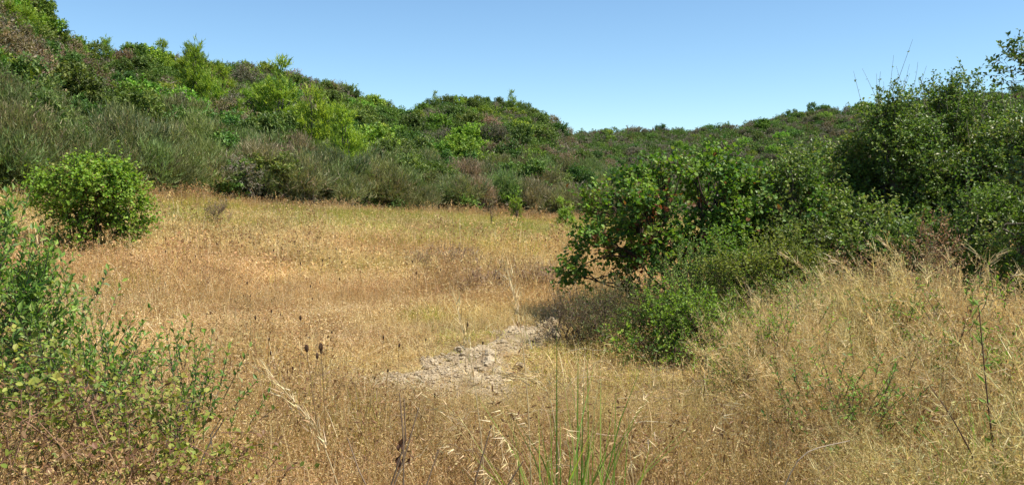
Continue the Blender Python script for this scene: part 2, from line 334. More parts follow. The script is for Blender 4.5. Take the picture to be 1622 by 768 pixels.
# --- evergreen trees by the tall grass
def oak(u, Y, label, ells, k=1.0, seed=1, pal=P_OAK, sz=(.05, .034), name='evergreen_oak', group=None, top=None):
    vol = sum((e[3] * e[4] * e[5]) ** .67 for e in ells); n = int(2300 * vol * k)
    return shrub(name, at(u, Y), label, 'tree', ells,
                 dict(nclump=max(30, int(70 * vol)), nsprig=n, slen=.22, nleaf=8, size=sz, pal=pal, up=.4, out=.65, rnd=.5, cr=.2, zmin=.15, twig=(.0028, GREYB * .7), lup=.2),
                 dict(n=14, r0=.05, r1=.008, col=GREYB * .7, spread=.12, arch=.35), M_OAK, seed=seed, group=group, top=top)
oak(1300, 13.2, 'lower evergreen oak between the rusty leaved tree and the tall oaks', [(0, 0, 1.2, 1.0, .9, 1.0), (.1, 0, 1.9, .6, .6, .5), (-.4, -.3, .9, .7, .7, .7)], seed=11)
oak(1418, 12.6, 'tall evergreen oak with a narrow pointed crown', [(0, 0, 1.5, .65, .65, 1.5), (0, 0, 2.6, .42, .42, .65), (-.35, -.3, 1.0, .6, .6, .8), (.25, -.2, 1.5, .5, .5, .9)], seed=12, top=(2.85, 18, .8, .25))
oak(1515, 13.2, 'broad evergreen oak with thin twigs standing above its crown', [(0, 0, 1.5, 1.0, .9, 1.4), (0, .1, 2.75, .65, .6, .55), (.6, 0, 2.3, .55, .6, .6)], seed=13, top=(2.8, 60, .45, .5))
oak(1600, 12.2, 'dense evergreen oak at the edge of the wood behind the tallest grass', [(0, 0, 1.3, .95, .9, 1.3), (.2, -.2, 2.1, .7, .7, .55)], seed=14, top=(2.2, 22, .45, .45))
oak(1370, 10.6, 'low evergreen oak bush in front of the narrow oak', [(0, 0, .8, .85, .6, .75), (.7, 0, .6, .5, .5, .5)], seed=15, name='oak_bush')
oak(1560, 10.4, 'low evergreen oak bush below the dense oak', [(0, 0, .9, .9, .6, .8), (-.8, 0, .6, .5, .5, .5)], seed=16, name='oak_bush')
oak(1235, 10.6, 'light evergreen oak bush touching the rusty leaved tree', [(0, 0, 1.0, .7, .6, .8), (.1, 0, 1.55, .45, .45, .4)], seed=17, name='oak_bush', pal=P_OAK + [((.15, .18, .045), 4)])
t = oak(1752, 8.6, 'dark oak at the picture edge with branches reaching over the oaks', [(-.72, 0, 2.86, .15, .2, .17), (-.42, 0, 2.98, .2, .22, .16), (.1, 0, 3.0, .3, .4, .3), (-.55, 0, 1.7, .3, .4, .4), (.5, 0, 2.3, .9, .9, 1.0)], seed=18, k=1.0, pal=P_DARK + [((.09, .1, .03), 2)])
# --- low bushes under the open tree
def low(u, Y, name, label, ells, pal, n, mat=M_HILL, seed=1, sz=(.04, .02), slen=.18, up=.5, rnd=.5, shape='diamond', cat='bush', nleaf=9, nst=8, r0=.012):
    return shrub(name, at(u, Y), label, cat, ells, dict(nclump=max(14, n // 16), nsprig=n, slen=slen, nleaf=nleaf, size=sz, pal=pal, up=up, out=.6, rnd=rnd, cr=.16, zmin=.06, twig=(.0025, BRN), shape=shape),
                 dict(n=nst, r0=r0, r1=r0 * .35, col=BRN, spread=.02, arch=.4), mat, seed=seed)
low(1150, 9.6, 'glossy_bush', 'dark glossy green bush between the rusty leaved tree and the yellow-green bush', [(0, 0, .75, .42, .4, .42)], P_JUDAS[:3], 420, M_BROAD, 21)
low(1078, 9.1, 'grey_green_bush', 'grey-green fine leaved bush under the rusty leaved tree', [(0, 0, .5, .45, .4, .42), (.2, .1, .75, .3, .3, .25)], P_GREYG, 520, M_GREY, 22, (.025, .012))
low(1165, 8.9, 'yellow_green_bush', 'yellow-green loose bush in front of the dark glossy bush', [(0, 0, .5, .5, .45, .48), (.15, 0, .85, .3, .3, .25)], [((.17, .20, .035), 4), ((.22, .24, .05), 3), ((.11, .15, .03), 2)], 560, M_BROAD, 23, (.032, .02))
low(1245, 9.8, 'yellow_green_bush', 'taller yellow-green bush at the foot of the light oak bush', [(0, 0, .65, .45, .45, .6)], [((.13, .17, .03), 4), ((.19, .21, .04), 3), ((.09, .13, .03), 2)], 520, M_BROAD, 24, (.032, .02))
low(1045, 8.4, 'bramble_bush', 'low dark green bramble at the shaded foot of the rusty leaved tree', [(0, 0, .28, .55, .45, .3), (.5, 0, .3, .4, .4, .32)], P_MID + P_DARK, 620, M_BROAD, 25, (.032, .024), up=.2, cat='bramble')
low(955, 8.9, 'heath_bush', 'low olive brown heath bush between the clay patch and the rusty leaved tree', [(0, 0, .22, .45, .4, .26), (.35, .2, .35, .35, .3, .3)], [((.17, .17, .06), 4), ((.22, .18, .09), 3), ((.11, .15, .04), 3)], 700, M_GREY, 26, (.028, .008), shape='needle', up=.8)
low(905, 9.0, 'heath_bush', 'small dry heath bush on the lip of the clay bank', [(0, 0, .18, .3, .3, .22)], P_HEATH, 320, M_GREY, 27, (.028, .008), shape='needle', up=.8)
low(1110, 8.2, 'bramble_bush', 'mid green bramble beside the tall straw grass', [(0, 0, .25, .5, .35, .3)], P_MID, 380, M_BROAD, 28, (.03, .022), up=.3, cat='bramble')

# --- small plants of the meadow
def small_conifer(u, Y, label, h, pal, name='conifer_sapling', n=90):
    return shrub(name, at(u, Y), label, 'sapling', [(0, 0, h * .3, h * .2, h * .2, h * .3), (0, 0, h * .65, h * .12, h * .12, h * .32)],
                 dict(nclump=30, nsprig=n, slen=h * .13, nleaf=9, size=(h * .09, h * .022), pal=pal, up=.5, out=.6, rnd=.4, cr=h * .08, shape='needle', zmin=.1),
                 dict(n=3, r0=.03, r1=.01, col=BRN, spread=.01, arch=.1), M_PINE, seed=int(u))
small_conifer(895, 38, 'small dense yellow-green conifer sapling at the far end of the meadow', 1.7, P_PINE, n=190)
small_conifer(818, 46, 'tiny green conifer sapling against the scrub at the meadow edge', 1.6, P_MID, n=120)
def bare_sapling(u, Y, h, label, col, name='bare_sapling', n=16):
    rg = np.random.default_rng(int(u)); mb = MB(); t = np.linspace(0, 1, 6)
    tr = np.stack([.03 * np.sin(t * 5) * h, 0 * t, t * h], 1)[None]; tubes(mb, tr, np.linspace(.025, .008, 6)[None], col, 5)
    s = rg.uniform(.35, .95, n); b = np.stack([0 * s, 0 * s, s * h], 1); a = rg.uniform(0, 6.28, n); L = h * .42 * (1.15 - s)
    d = np.stack([np.cos(a), np.sin(a), .45 + 0 * a], 1); tt = np.linspace(0, 1, 4)[None, :, None]
    tubes(mb, b[:, None] + d[:, None] * L[:, None, None] * tt, np.linspace(.009, .004, 4)[None], col, 3)
    root = empty(name, at(u, Y), label, 'sapling'); mb.build('stem', M_BARK, root)
    lf = MB(); k = 5; q = (b[:, None] + d[:, None] * (L[:, None] * rg.uniform(.3, 1, (n, k)))[..., None]).reshape(-1, 3)
    leaves(lf, q, rg.normal(size=q.shape), rg.normal(size=q.shape), .07, .03, pick(rg, [((.16, .14, .05), 3), ((.11, .12, .04), 2)], len(q))); lf.build('leaves', M_STRAW, root)
    return root
bare_sapling(777, 35, 1.35, 'thin bare sapling standing in the meadow before the scrub', BRN)
low(345, 26, 'dry_weed', 'dry brown weed tuft standing alone in the meadow beyond the round bush', [(0, 0, .35, .3, .25, .4)], P_HEATH, 200, M_STRAW, 31, (.09, .01), shape='needle', up=1.2, cat='weed')
low(760, 12.8, 'dry_weed', 'low mauve brown weed patch behind the bare clay', [(0, 0, .16, .55, .4, .22)], [((.36, .25, .17), 3), ((.27, .185, .12), 2)], 300, M_STRAW, 32, (.06, .008), shape='needle', up=1., cat='weed')
low(850, 13.4, 'dry_weed', 'mauve brown weed patch next to the low branches of the rusty leaved tree', [(0, 0, .2, .55, .4, .26)], [((.36, .25, .17), 3), ((.27, .185, .12), 2)], 300, M_STRAW, 33, (.06, .008), shape='needle', up=1., cat='weed')
low(690, 17, 'dry_weed', 'wide mauve brown weed patch in the middle of the meadow', [(0, 0, .18, 1.0, .5, .24)], [((.36, .26, .17), 3), ((.28, .2, .13), 2)], 360, M_STRAW, 34, (.07, .01), shape='needle', up=1., cat='weed')

# ------------------------------------------------------------------ the hillside, plant by plant
ORD = 'first second third fourth fifth sixth seventh eighth ninth tenth eleventh twelfth'.split()
def dome(h, w, k=0): return [(0, 0, h * .45, w, w * .95, h * .5), (w * .4, .1, h * .4, w * .6, w * .6, h * .42), (-w * .4, -.1, h * .55, w * .6, w * .6, h * .42), (0, w * .2, h * .72, w * .5, w * .5, h * .28)]
KIND = {}
def variants(kind, nvar, ellf, leaf, wood, mat):
    pals = leaf['pal'] if isinstance(leaf['pal'][0], list) else [leaf['pal']]
    KIND[kind] = [shared(kind, ellf(np.random.default_rng(900 + 31 * i + len(kind))), dict(leaf, pal=pals[i % len(pals)]), wood, mat, 100 + i * 7 + len(kind)) for i in range(nvar)]
def rdome(h, w): return lambda rg: [(rg.uniform(-.35, .35) * w, rg.uniform(-.3, .3) * w, h * rg.uniform(.35, .6), w * rg.uniform(.5, .8), w * rg.uniform(.5, .8), h * rg.uniform(.3, .42)) for _ in range(5)]
variants('dark_evergreen_shrub', 4, rdome(2.2, 1.3), dict(nclump=34, nsprig=460, slen=.3, nleaf=8, size=(.14, .085), pal=P_DARK, up=.3, cr=.26, zmin=.1), None, M_HILL)
variants('green_shrub', 4, rdome(2.1, 1.3), dict(nclump=34, nsprig=460, slen=.3, nleaf=8, size=(.14, .095), pal=P_MID, up=.3, cr=.26, zmin=.1), None, M_HILL)
variants('brown_heath_shrub', 3, rdome(1.7, 1.2), dict(nclump=46, nsprig=480, slen=.3, nleaf=8, size=(.13, .05), pal=P_HEATH, up=.5, cr=.3, zmin=.08), None, M_HILL)
variants('grey_scrub_bush', 3, rdome(1.8, 1.2), dict(nclump=46, nsprig=480, slen=.32, nleaf=8, size=(.13, .05), pal=P_GREYSH, up=.5, cr=.3, zmin=.08), None, M_HILL)
variants('broom_bush', 6, rdome(2.1, 1.35), dict(nclump=60, nsprig=1000, slen=.4, nleaf=7, size=(.22, .024), pal=[P_BROOM, P_BROOMG, P_BROOMB, P_BROOM, P_BROOMG, P_BROOMG], up=.8, out=.6, rnd=.42, cr=.3, shape='needle', zmin=.05, shell=(.4, 1.), spread=.4, lup=.5, jit=.2),
         dict(n=24, r0=.025, r1=.008, col=np.array([.15, .13, .10]), spread=.3, arch=.4, k=3), M_HILL)
variants('pine_tree', 4, lambda rg: [(0, 0, .9, .8, .8, .6), (rg.normal() * .12, rg.normal() * .1, 1.75, .58, .58, .6), (rg.normal() * .15, 0, 2.6, .36, .36, .6), (0, 0, 3.15, .18, .18, .5)],
         dict(nclump=56, nsprig=470, slen=.4, nleaf=9, size=(.2, .045), pal=P_PINE, up=.75, out=.6, rnd=.35, cr=.2, shape='needle', zmin=.15, spread=.6, lup=.5),
         dict(n=10, r0=.06, r1=.015, col=GREYB, spread=.03, arch=.1), M_PINE)
variants('yellow_broom_bush', 1, rdome(1.6, 1.1), dict(nclump=40, nsprig=560, slen=.4, nleaf=7, size=(.28, .035), pal=P_YEL, up=.9, out=.45, rnd=.35, cr=.3, shape='needle', zmin=.05, spread=.4), None, M_HILL)

def hill_r(u, v):
    a = float(az_of(u)); rr = np.linspace(rb_(a), rc_(a), 160); el = (hill_z(rr, np.full_like(rr, a)) - CAMZ) / rr
    k = np.argmax(el >= tan_el(v)); return float(rr[k]) if el.max() >= tan_el(v) else float(rc_(a))
plants = []                                        # (kind, u, v, point, scale)
rgh = np.random.default_rng(77)
def put(kind, u, v, sc, far=False, r=None):
    a = float(az_of(u))
    if far:
        rr = np.linspace(150, FR, 200); el = (far_z(rr, np.full_like(rr, a)) - CAMZ) / rr
        r = float(rr[np.argmax(el >= tan_el(v))]) if el.max() >= tan_el(v) else FR
        z = float(far_z(np.array(r), np.array(a)))
    else:
        r = r or hill_r(u, v); z = float(hill_z(np.array(r), np.array(a)))
    plants.append((kind, u, v, (r * math.sin(a), r * math.cos(a), z - .1), sc, far))
# the pines one can point at: column, foot row, height in metres
PINES = [(447, 232, 4.3), (470, 236, 3.0), (500, 262, 4.2), (525, 262, 3.2), (548, 290, 3.6), (572, 288, 2.6), (422, 222, 3.0), (398, 214, 2.4), (385, 222, 2.0), (318, 186, 4.0), (335, 192, 3.0), (300, 172, 3.0),
         (352, 200, 2.6), (263, 100, 3.6), (305, 108, 3.5), (325, 112, 3.0), (245, 104, 2.0), (178, 100, 3.0), (155, 95, 2.4), (130, 80, 2.6), (112, 78, 2.3), (213, 98, 3.0), (228, 128, 2.0), (270, 138, 2.2), (285, 150, 2.4), (245, 142, 2.0), (360, 175, 2.8),
         (810, 182, 3.2), (690, 176, 2.6), (510, 186, 2.6), (55, 112, 3.0), (30, 100, 2.6), (75, 110, 2.4), (345, 118, 2.5)]
for u, v, h in PINES: put('pine_tree', u, v + 4, h / (2.7 if v > 150 else 3.3))
put('yellow_broom_bush', 608, 318, 1.0, r=49.5); put('yellow_broom_bush', 632, 322, .7, r=50.5); put('yellow_broom_bush', 95, 240, .7)
# brooms along the meadow edge
for u in np.arange(-140, 985, 23):
    uu = u + rgh.uniform(-8, 8); a = float(az_of(uu))
    put('broom_bush' if rgh.random() < .86 else ('grey_scrub_bush' if uu < 520 else 'green_shrub'), uu, 320, rgh.uniform(.8, 1.2), r=float(rb_(a)) + rgh.uniform(.8, 2.5))
def kind_at(u, v):
    g = fbm(u, v, 70, 5); w = rgh.random(); vs = float(np.interp(np.degrees(az_of(u)), *_sil)); dep = (v - vs)
    if u < 560 and v > 208 + .09 * u and w < .74: return 'broom_bush'
    if 560 <= u and v > 286 and w < .66: return 'broom_bush'
    if u < 230 and v < 195: return 'brown_heath_shrub' if (g > .47 and w < .75) else ('green_shrub' if w < .8 else 'dark_evergreen_shrub')
    if 330 < u < 560 and v < 230: return 'grey_scrub_bush' if (g > .52 and w < .6) else ('brown_heath_shrub' if w < .22 else 'dark_evergreen_shrub' if w < .72 else 'green_shrub')
    if u > 820 and g > .45 and w < .6: return 'brown_heath_shrub'
    if w < .1: return 'grey_scrub_bush'
    if w < .16: return 'brown_heath_shrub'
    if 600 < u < 880 and v > 215: return 'green_shrub' if w < .72 else 'dark_evergreen_shrub'
    if u < 340: return 'green_shrub' if w < .75 else 'dark_evergreen_shrub'
    return 'green_shrub' if w < .45 else 'dark_evergreen_shrub'
pts = []
for _ in range(9000):                              # spaced shrubs over the visible slope
    u = rgh.uniform(-130, 1010); a = float(az_of(u)); vs = float(np.interp(np.degrees(a), *_sil)) + 14
    v = rgh.uniform(max(vs, -30), 318)
    if u > 940 and v < 262: continue
    dmin = 18 if v > vs + 10 else 14
    if any((p[0] - u) ** 2 + ((p[1] - v) * 1.5) ** 2 < dmin ** 2 for p in pts): continue
    if any(abs(u - q[0]) < 15 and -8 < v - q[1] < 46 for q in PINES) and rgh.random() < .8: continue
    pts.append((u, v)); k = kind_at(u, v); put(k, u, v, rgh.uniform(.75, 1.5) * (.9 if k == 'broom_bush' else 1))
for u in np.arange(-120, 930, 12):                 # skyline row
    uu = u + rgh.uniform(-5, 5); vs = float(np.interp(np.degrees(az_of(uu)), *_sil)); k = kind_at(uu, vs + 12)
    if k == 'broom_bush': k = 'dark_evergreen_shrub'
    put(k, uu, vs + 4, rgh.choice([.45, .6, .8, 1.0, 1.25]))
for _ in range(260):                               # the far ridge
    u = rgh.uniform(880, 1760); a = float(az_of(u)); vs = float(np.interp(np.degrees(a), *_far)) + 6; v = vs + rgh.random() ** 1.4 * 95
    if u < 940 and v > 222: continue
    w = rgh.random(); put('grey_scrub_bush' if w < .22 else 'dark_evergreen_shrub' if w < .68 else 'brown_heath_shrub' if w < .76 else 'green_shrub', u, v, rgh.uniform(.8, 1.3) * 1.25, far=True)
# one label for each: kind, zone by landmarks, count from the left inside the zone
LOOK = {'dark_evergreen_shrub': 'dark evergreen shrub', 'green_shrub': 'fresh green shrub', 'brown_heath_shrub': 'brown heath shrub', 'grey_scrub_bush': 'grey twiggy bush', 'broom_bush': 'grey-green broom bush',
        'pine_tree': 'yellow-green young pine', 'yellow_broom_bush': 'yellow-green broom bush'}
def zone(k, u, v, far):
    if far: return 'on the crest of the far ridge' if v < float(np.interp(np.degrees(az_of(u)), *_far)) + 22 else 'on the slope of the far ridge'
    vs = float(np.interp(np.degrees(az_of(u)), *_sil))
    where = ('above the round bush' if u < 250 else 'left of the tallest pine' if u < 420 else 'around the tallest pine' if u < 530 else 'right of the tallest pine' if u < 640 else 'on the domed hill' if u < 860 else 'past the domed hill')
    lev = 'on the skyline' if v < vs + 32 else 'along the meadow edge' if v > 300 else 'on the upper slope' if v < vs + 85 else 'on the lower slope'
    return lev + ' ' + where
cells = {}
for p in plants: cells.setdefault((p[0], zone(p[0], p[1], p[2], p[5])), []).append(p)
NV = {}
for (k, zn), ps in cells.items():
    ps.sort(key=lambda p: p[1])
    for i, p in enumerate(ps):
        me = KIND[k][rgh.integers(len(KIND[k]))]; o = bpy.data.objects.new(k, me); C.objects.link(o)
        o.location = p[3]; o.rotation_euler = (0, 0, rgh.uniform(0, 6.28)); s = p[4]; o.scale = (s * rgh.uniform(.85, 1.2), s * rgh.uniform(.85, 1.2), s * (rgh.uniform(.85, 1.15) if k != 'pine_tree' else 1))
        lab = f'{LOOK[k]} {zn}'
        if k == 'pine_tree' and p[1] == 447: lab = 'tallest yellow-green pine, standing out above the broom'
        elif 1 < len(ps) <= 12: lab = f'{ORD[i]} {LOOK[k]} from left {zn}'.replace('grey-green broom bush', 'grey broom').replace('yellow-green young', 'young')
        tag(o, lab, 'pine' if k == 'pine_tree' else 'bush' if 'bush' in k else 'shrub', f'{LOOK[k]}s {zn}')

# ------------------------------------------------------------------ scattered stuff (grass, undergrowth): one object each
def scatter(name, P, rot, scl, idx, tint, meshes, label, cat):
    col = bpy.data.collections.new(name + '_kinds')
    for i, me in enumerate(meshes): col.objects.link(bpy.data.objects.new(f'{name}_kind_{chr(97 + i)}', me))
    me = bpy.data.meshes.new(name); n = len(P); me.vertices.add(n); me.vertices.foreach_set('co', np.asarray(P, np.float32).ravel())
    for nm, ty, arr, key in (('rot', 'FLOAT_VECTOR', rot, 'vector'), ('scl', 'FLOAT_VECTOR', scl, 'vector'), ('tint', 'FLOAT_VECTOR', tint, 'vector'), ('idx', 'INT', idx, 'value')):
        me.attributes.new(nm, ty, 'POINT').data.foreach_set(key, np.ascontiguousarray(arr, np.int32 if ty == 'INT' else np.float32).ravel())
    o = bpy.data.objects.new(name, me); C.objects.link(o); tag(o, label, cat, kind='stuff')
    ng = bpy.data.node_groups.new(name, 'GeometryNodeTree')
    ng.interface.new_socket('Geometry', in_out='INPUT', socket_type='NodeSocketGeometry'); ng.interface.new_socket('Geometry', in_out='OUTPUT', socket_type='NodeSocketGeometry')
    nd, ln = ng.nodes, ng.links; gi = nd.new('NodeGroupInput'); go = nd.new('NodeGroupOutput')
    ci = nd.new('GeometryNodeCollectionInfo'); ci.inputs[0].default_value = col; ci.inputs[1].default_value = True; ci.inputs[2].default_value = True
    ip = nd.new('GeometryNodeInstanceOnPoints'); ip.inputs['Pick Instance'].default_value = True
    ln.new(gi.outputs[0], ip.inputs['Points']); ln.new(ci.outputs[0], ip.inputs['Instance'])
    for nm, ty, sock in (('rot', 'FLOAT_VECTOR', 'Rotation'), ('scl', 'FLOAT_VECTOR', 'Scale'), ('idx', 'INT', 'Instance Index')):
        na = nd.new('GeometryNodeInputNamedAttribute'); na.data_type = ty; na.inputs[0].default_value = nm; ln.new(na.outputs[0], ip.inputs[sock])
    ln.new(ip.outputs[0], go.inputs[0]); md = o.modifiers.new('scatter', 'NODES'); md.node_group = ng
    return o
P_STRAW = [((.65, .54, .285), 4), ((.57, .455, .22), 3), ((.45, .325, .16), 2), ((.73, .645, .42), 3)]
P_BROWN = [((.36, .235, .12), 4), ((.46, .315, .16), 3), ((.26, .16, .085), 2), ((.58, .45, .26), 2)]
P_GREENG = [((.36, .37, .075), 4), ((.26, .31, .06), 3), ((.48, .43, .14), 3)]
def tuft(seed, nb, R, h, w, lean, pal, seedpal=None, nseed=0, seedsz=(.02, .007), mat=None):
    rg = np.random.default_rng(seed); mb = MB(); P = np.stack([rg.normal(0, R * .6, nb), rg.normal(0, R * .6, nb), np.full(nb, -.02)], 1)
    H = rg.uniform(h[0], h[1], nb); c = pick(rg, pal, nb); tw = rg.uniform(0, 6.28, nb)
    tip = blades(mb, P, rg.uniform(0, 6.28, nb), H, rg.uniform(.6, 1.4, nb) * w, np.abs(rg.normal(0, lean, nb)).clip(0, .95), c * .9, c * 1.05, tw)
    if nseed:
        i = rg.choice(nb, min(nb, max(1, nb // 3)), replace=False); k = nseed; q = np.repeat(tip[i], k, 0) + rg.normal(size=(len(i) * k, 3)) * [.02, .02, .045]
        leaves(mb, q, rg.normal(size=q.shape) + [0, 0, .4], rg.normal(size=q.shape), rg.uniform(.6, 1.4, len(q)) * seedsz[0], rg.uniform(.6, 1.4, len(q)) * seedsz[1], pick(rg, seedpal or pal, len(q)))
    return mb.mesh('grass_tuft', mat or M_GRASS)
def panicle(seed, ns, R, h, lean, pal, spal, nbr=20, bl=.10, green=0):
    """tall grass whose stalks end in a loose feathery head"""
    rg = np.random.default_rng(seed); mb = MB(); P = np.stack([rg.normal(0, R, ns), rg.normal(0, R, ns), np.full(ns, -.02)], 1)
    ang = rg.normal(2.9, .8, ns); H = rg.uniform(h[0], h[1], ns); ln_ = np.abs(rg.normal(lean, .15, ns)).clip(0, .95); c = pick(rg, pal, ns)
    blades(mb, P, ang, H, .0045, ln_, c, c, rg.uniform(0, 6.28, ns))
    t = rg.uniform(.62, 1.0, (ns, nbr)); d = np.stack([np.cos(ang), np.sin(ang), 0 * ang], 1)[:, None]; l3 = ln_[:, None, None]; H3 = H[:, None, None]; t3 = t[..., None]
    q = P[:, None] + np.array([0, 0, 1.]) * H3 * (t3 - .45 * l3 * t3 * t3) + d * H3 * l3 * t3 * t3
    bd = nrm(d * .8 * l3 + rg.normal(size=q.shape) * .5 + np.array([0, 0, .55])); q = q.reshape(-1, 3); bd = bd.reshape(-1, 3)
    L = bl * rg.uniform(.5, 1.4, len(q)); leaves(mb, q, bd, rg.normal(size=q.shape), L, .004, pick(rg, spal, len(q)), 'needle')
    e = q + bd * (L * rg.uniform(.5, 1, len(q)))[:, None]
    leaves(mb, e, bd + rg.normal(size=q.shape) * .5 - [0, 0, .3], rg.normal(size=q.shape), rg.uniform(.012, .03, len(q)), .006, pick(rg, spal, len(q)))
    nb = ns * 3; B = np.stack([rg.normal(0, R, nb), rg.normal(0, R, nb), np.full(nb, -.02)], 1); cb = pick(rg, P_TALLG if green else P_BROWN, nb)  # base blades coloured darker, painting shadow contrast below the heads
    blades(mb, B, rg.uniform(0, 6.28, nb), rg.uniform(.3, .75, nb) * h[1], .006, np.abs(rg.normal(.35, .2, nb)).clip(0, .95), cb, cb, rg.uniform(0, 6.28, nb))
    return mb.mesh('grass_tuft', M_GRASS)
P_GOLD = [((.62, .49, .26), 4), ((.52, .40, .19), 3), ((.70, .58, .36), 2.5), ((.42, .27, .13), 2)]
T_MEADOW = [tuft(1, 42, .22, (.12, .42), .006, .55, P_STRAW, None, 6, (.028, .009)), tuft(2, 42, .22, (.15, .48), .006, .5, P_STRAW, P_BROWN, 6, (.028, .008)), tuft(3, 36, .2, (.15, .45), .005, .4, P_BROWN, P_STRAW, 8, (.026, .009)),
            tuft(4, 46, .22, (.15, .42), .007, .5, P_GREENG, P_STRAW, 5, (.028, .009)), tuft(5, 24, .2, (.3, .6), .005, .3, P_STRAW, P_BROWN, 9, (.03, .01))]
T_FAR = [tuft(11, 56, .4, (.15, .48), .011, .55, P_STRAW, None, 4, (.05, .018)), tuft(12, 56, .4, (.15, .45), .011, .5, P_BROWN, P_STRAW, 4, (.05, .018)), tuft(13, 60, .4, (.2, .5), .011, .4, P_GREENG, None, 3, (.05, .018)),
         tuft(14, 30, .35, (.4, .75), .01, .15, P_STRAW, P_BROWN, 7, (.06, .025))]
rg = np.random.default_rng(5)
def clayness(x, y):
    """1 on the bare clay beside the bank, 0 in the grass"""
    n = (fbm(x * 1.0, y * .6, .55, 61) - .5) * 2.6 + (fbm(x, y * .7, .16, 66) - .5) * 1.4
    K = [(-1.2, 7.3, .3), (-.75, 7.6, .55), (-.3, 8.4, .45), (.1, 9.3, .36), (.5, 10.3, .3), (-.08, 6.8, .2)]; best = -9 + 0 * x
    for (xa, ya, wa), (xb, yb, wb) in [(K[0], K[1]), (K[1], K[2]), (K[2], K[3]), (K[3], K[4]), (K[2], K[5])]:
        t = np.clip(((x - xa) * (xb - xa) + (y - ya) * (yb - ya)) / ((xb - xa) ** 2 + (yb - ya) ** 2), 0, 1)
        best = np.maximum(best, 1 - np.hypot(x - lerp(xa, xb, t), (y - lerp(ya, yb, t)) * .75) / lerp(wa, wb, t))
    return sm((best + .1 + n * .7) / .7)
def wedge(n, r0, r1, lo=-38, hi=38):
    r = np.sqrt(rg.uniform(r0 * r0, r1 * r1, n)); a = np.radians(rg.uniform(lo, hi, n)); return r * np.sin(a), r * np.cos(a)
def rs(n, smin, smax, tilt=.1):
    s = rg.uniform(smin, smax, n); return np.stack([rg.normal(0, tilt, n), rg.normal(0, tilt, n), rg.uniform(0, 6.28, n)], 1), np.stack([s, s, s * rg.uniform(.8, 1.2, n)], 1)
def tints(x, y, n):
    """meadow colour as it grows: rust, straw and greener patches"""
    a = fbm(x, y, 7, 71); b = fbm(x, y, 3, 75); k = np.clip((a - .35) / .3, 0, 1)[:, None]; k2 = np.clip((b - .4) / .25, 0, 1)[:, None]
    t = lerp(np.array([1.0, .865, .75]), np.array([1.05, 1.02, .93]), k); t = lerp(t, np.array([.95, .96, .74]), k2 * .6); t = t * (.72 + .62 * fbm(x, y * 1.7, 2.4, 77))[:, None]
    return t * rg.uniform(.8, 1.2, (n, 1))
def flat(x, y): return sm((fbm(x, y * 2.0, 3.4, 89) - .54) / .09)[:, None]
# near and middle meadow
x, y = wedge(12000, 4.2, 17); c = clayness(x, y); keep = (rg.random(len(x)) > c * .76) & (rg.random(len(x)) < .45 + 1.1 * fbm(x, y, .8, 84)); x, y, c = x[keep], y[keep], c[keep]; n = len(x)
g = fbm(x, y, 3.5, 81); w = rg.random(n); idx = np.where(w < .42, 0, np.where(w < .72, 1, np.where(w < .82, 2, 4))); idx = np.where((g > .6) & (w < .3), 3, idx); idx = np.where((fbm(x, y * 1.5, 2.6, 85) > .6) & (rg.random(n) < .6), 2, idx)
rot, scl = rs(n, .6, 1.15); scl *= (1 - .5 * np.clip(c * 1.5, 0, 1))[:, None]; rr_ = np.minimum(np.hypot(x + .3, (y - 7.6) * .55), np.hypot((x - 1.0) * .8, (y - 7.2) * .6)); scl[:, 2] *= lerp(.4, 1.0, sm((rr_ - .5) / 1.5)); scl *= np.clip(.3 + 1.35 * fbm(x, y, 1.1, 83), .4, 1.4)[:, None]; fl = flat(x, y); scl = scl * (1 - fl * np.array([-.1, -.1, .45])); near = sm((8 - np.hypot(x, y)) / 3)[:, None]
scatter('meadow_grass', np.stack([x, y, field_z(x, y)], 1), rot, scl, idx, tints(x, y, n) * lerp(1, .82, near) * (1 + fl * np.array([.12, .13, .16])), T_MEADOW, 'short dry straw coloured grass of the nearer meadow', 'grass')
# far meadow up to the scrub, greener along the far edge
x, y = wedge(30000, 15, 58, -40, 40); r = np.hypot(x, y); a = np.arctan2(x, y); rbv = rb_(a); k = r < rbv + .5; x, y, r, a, rbv = x[k], y[k], r[k], a[k], rbv[k]; n = len(x)
s = r / rbv; gr = sm((s - lerp(.6, .43, sm((np.degrees(a) + 22) / 22)) + (fbm(x, y, 5, 88) - .5) * .3) / .2) * .85; w = rg.random(n)
idx = np.where(rg.random(n) < gr, 2, np.where(w < .62, 0, np.where(w < .88, 1, 3))); idx = np.where((fbm(x, y * 1.6, 4, 86) > .58) & (rg.random(n) < .55) & (s < .8), 1, idx); idx = np.where((s > .93) & (w < .5), 3, idx); rot, scl = rs(n, .6, 1.05); scl *= np.clip(.4 + 1.2 * fbm(x, y, 2.6, 87), .45, 1.3)[:, None]; fl = flat(x, y); scl = scl * (1 - fl * np.array([-.1, -.1, .4]))
scatter('meadow_grass', np.stack([x, y, field_z(x, y)], 1), rot, scl, idx, tints(x, y, n) * (1 + fl * np.array([.1, .11, .14])), T_FAR, 'dry grass of the far meadow turning green towards the scrub', 'grass')
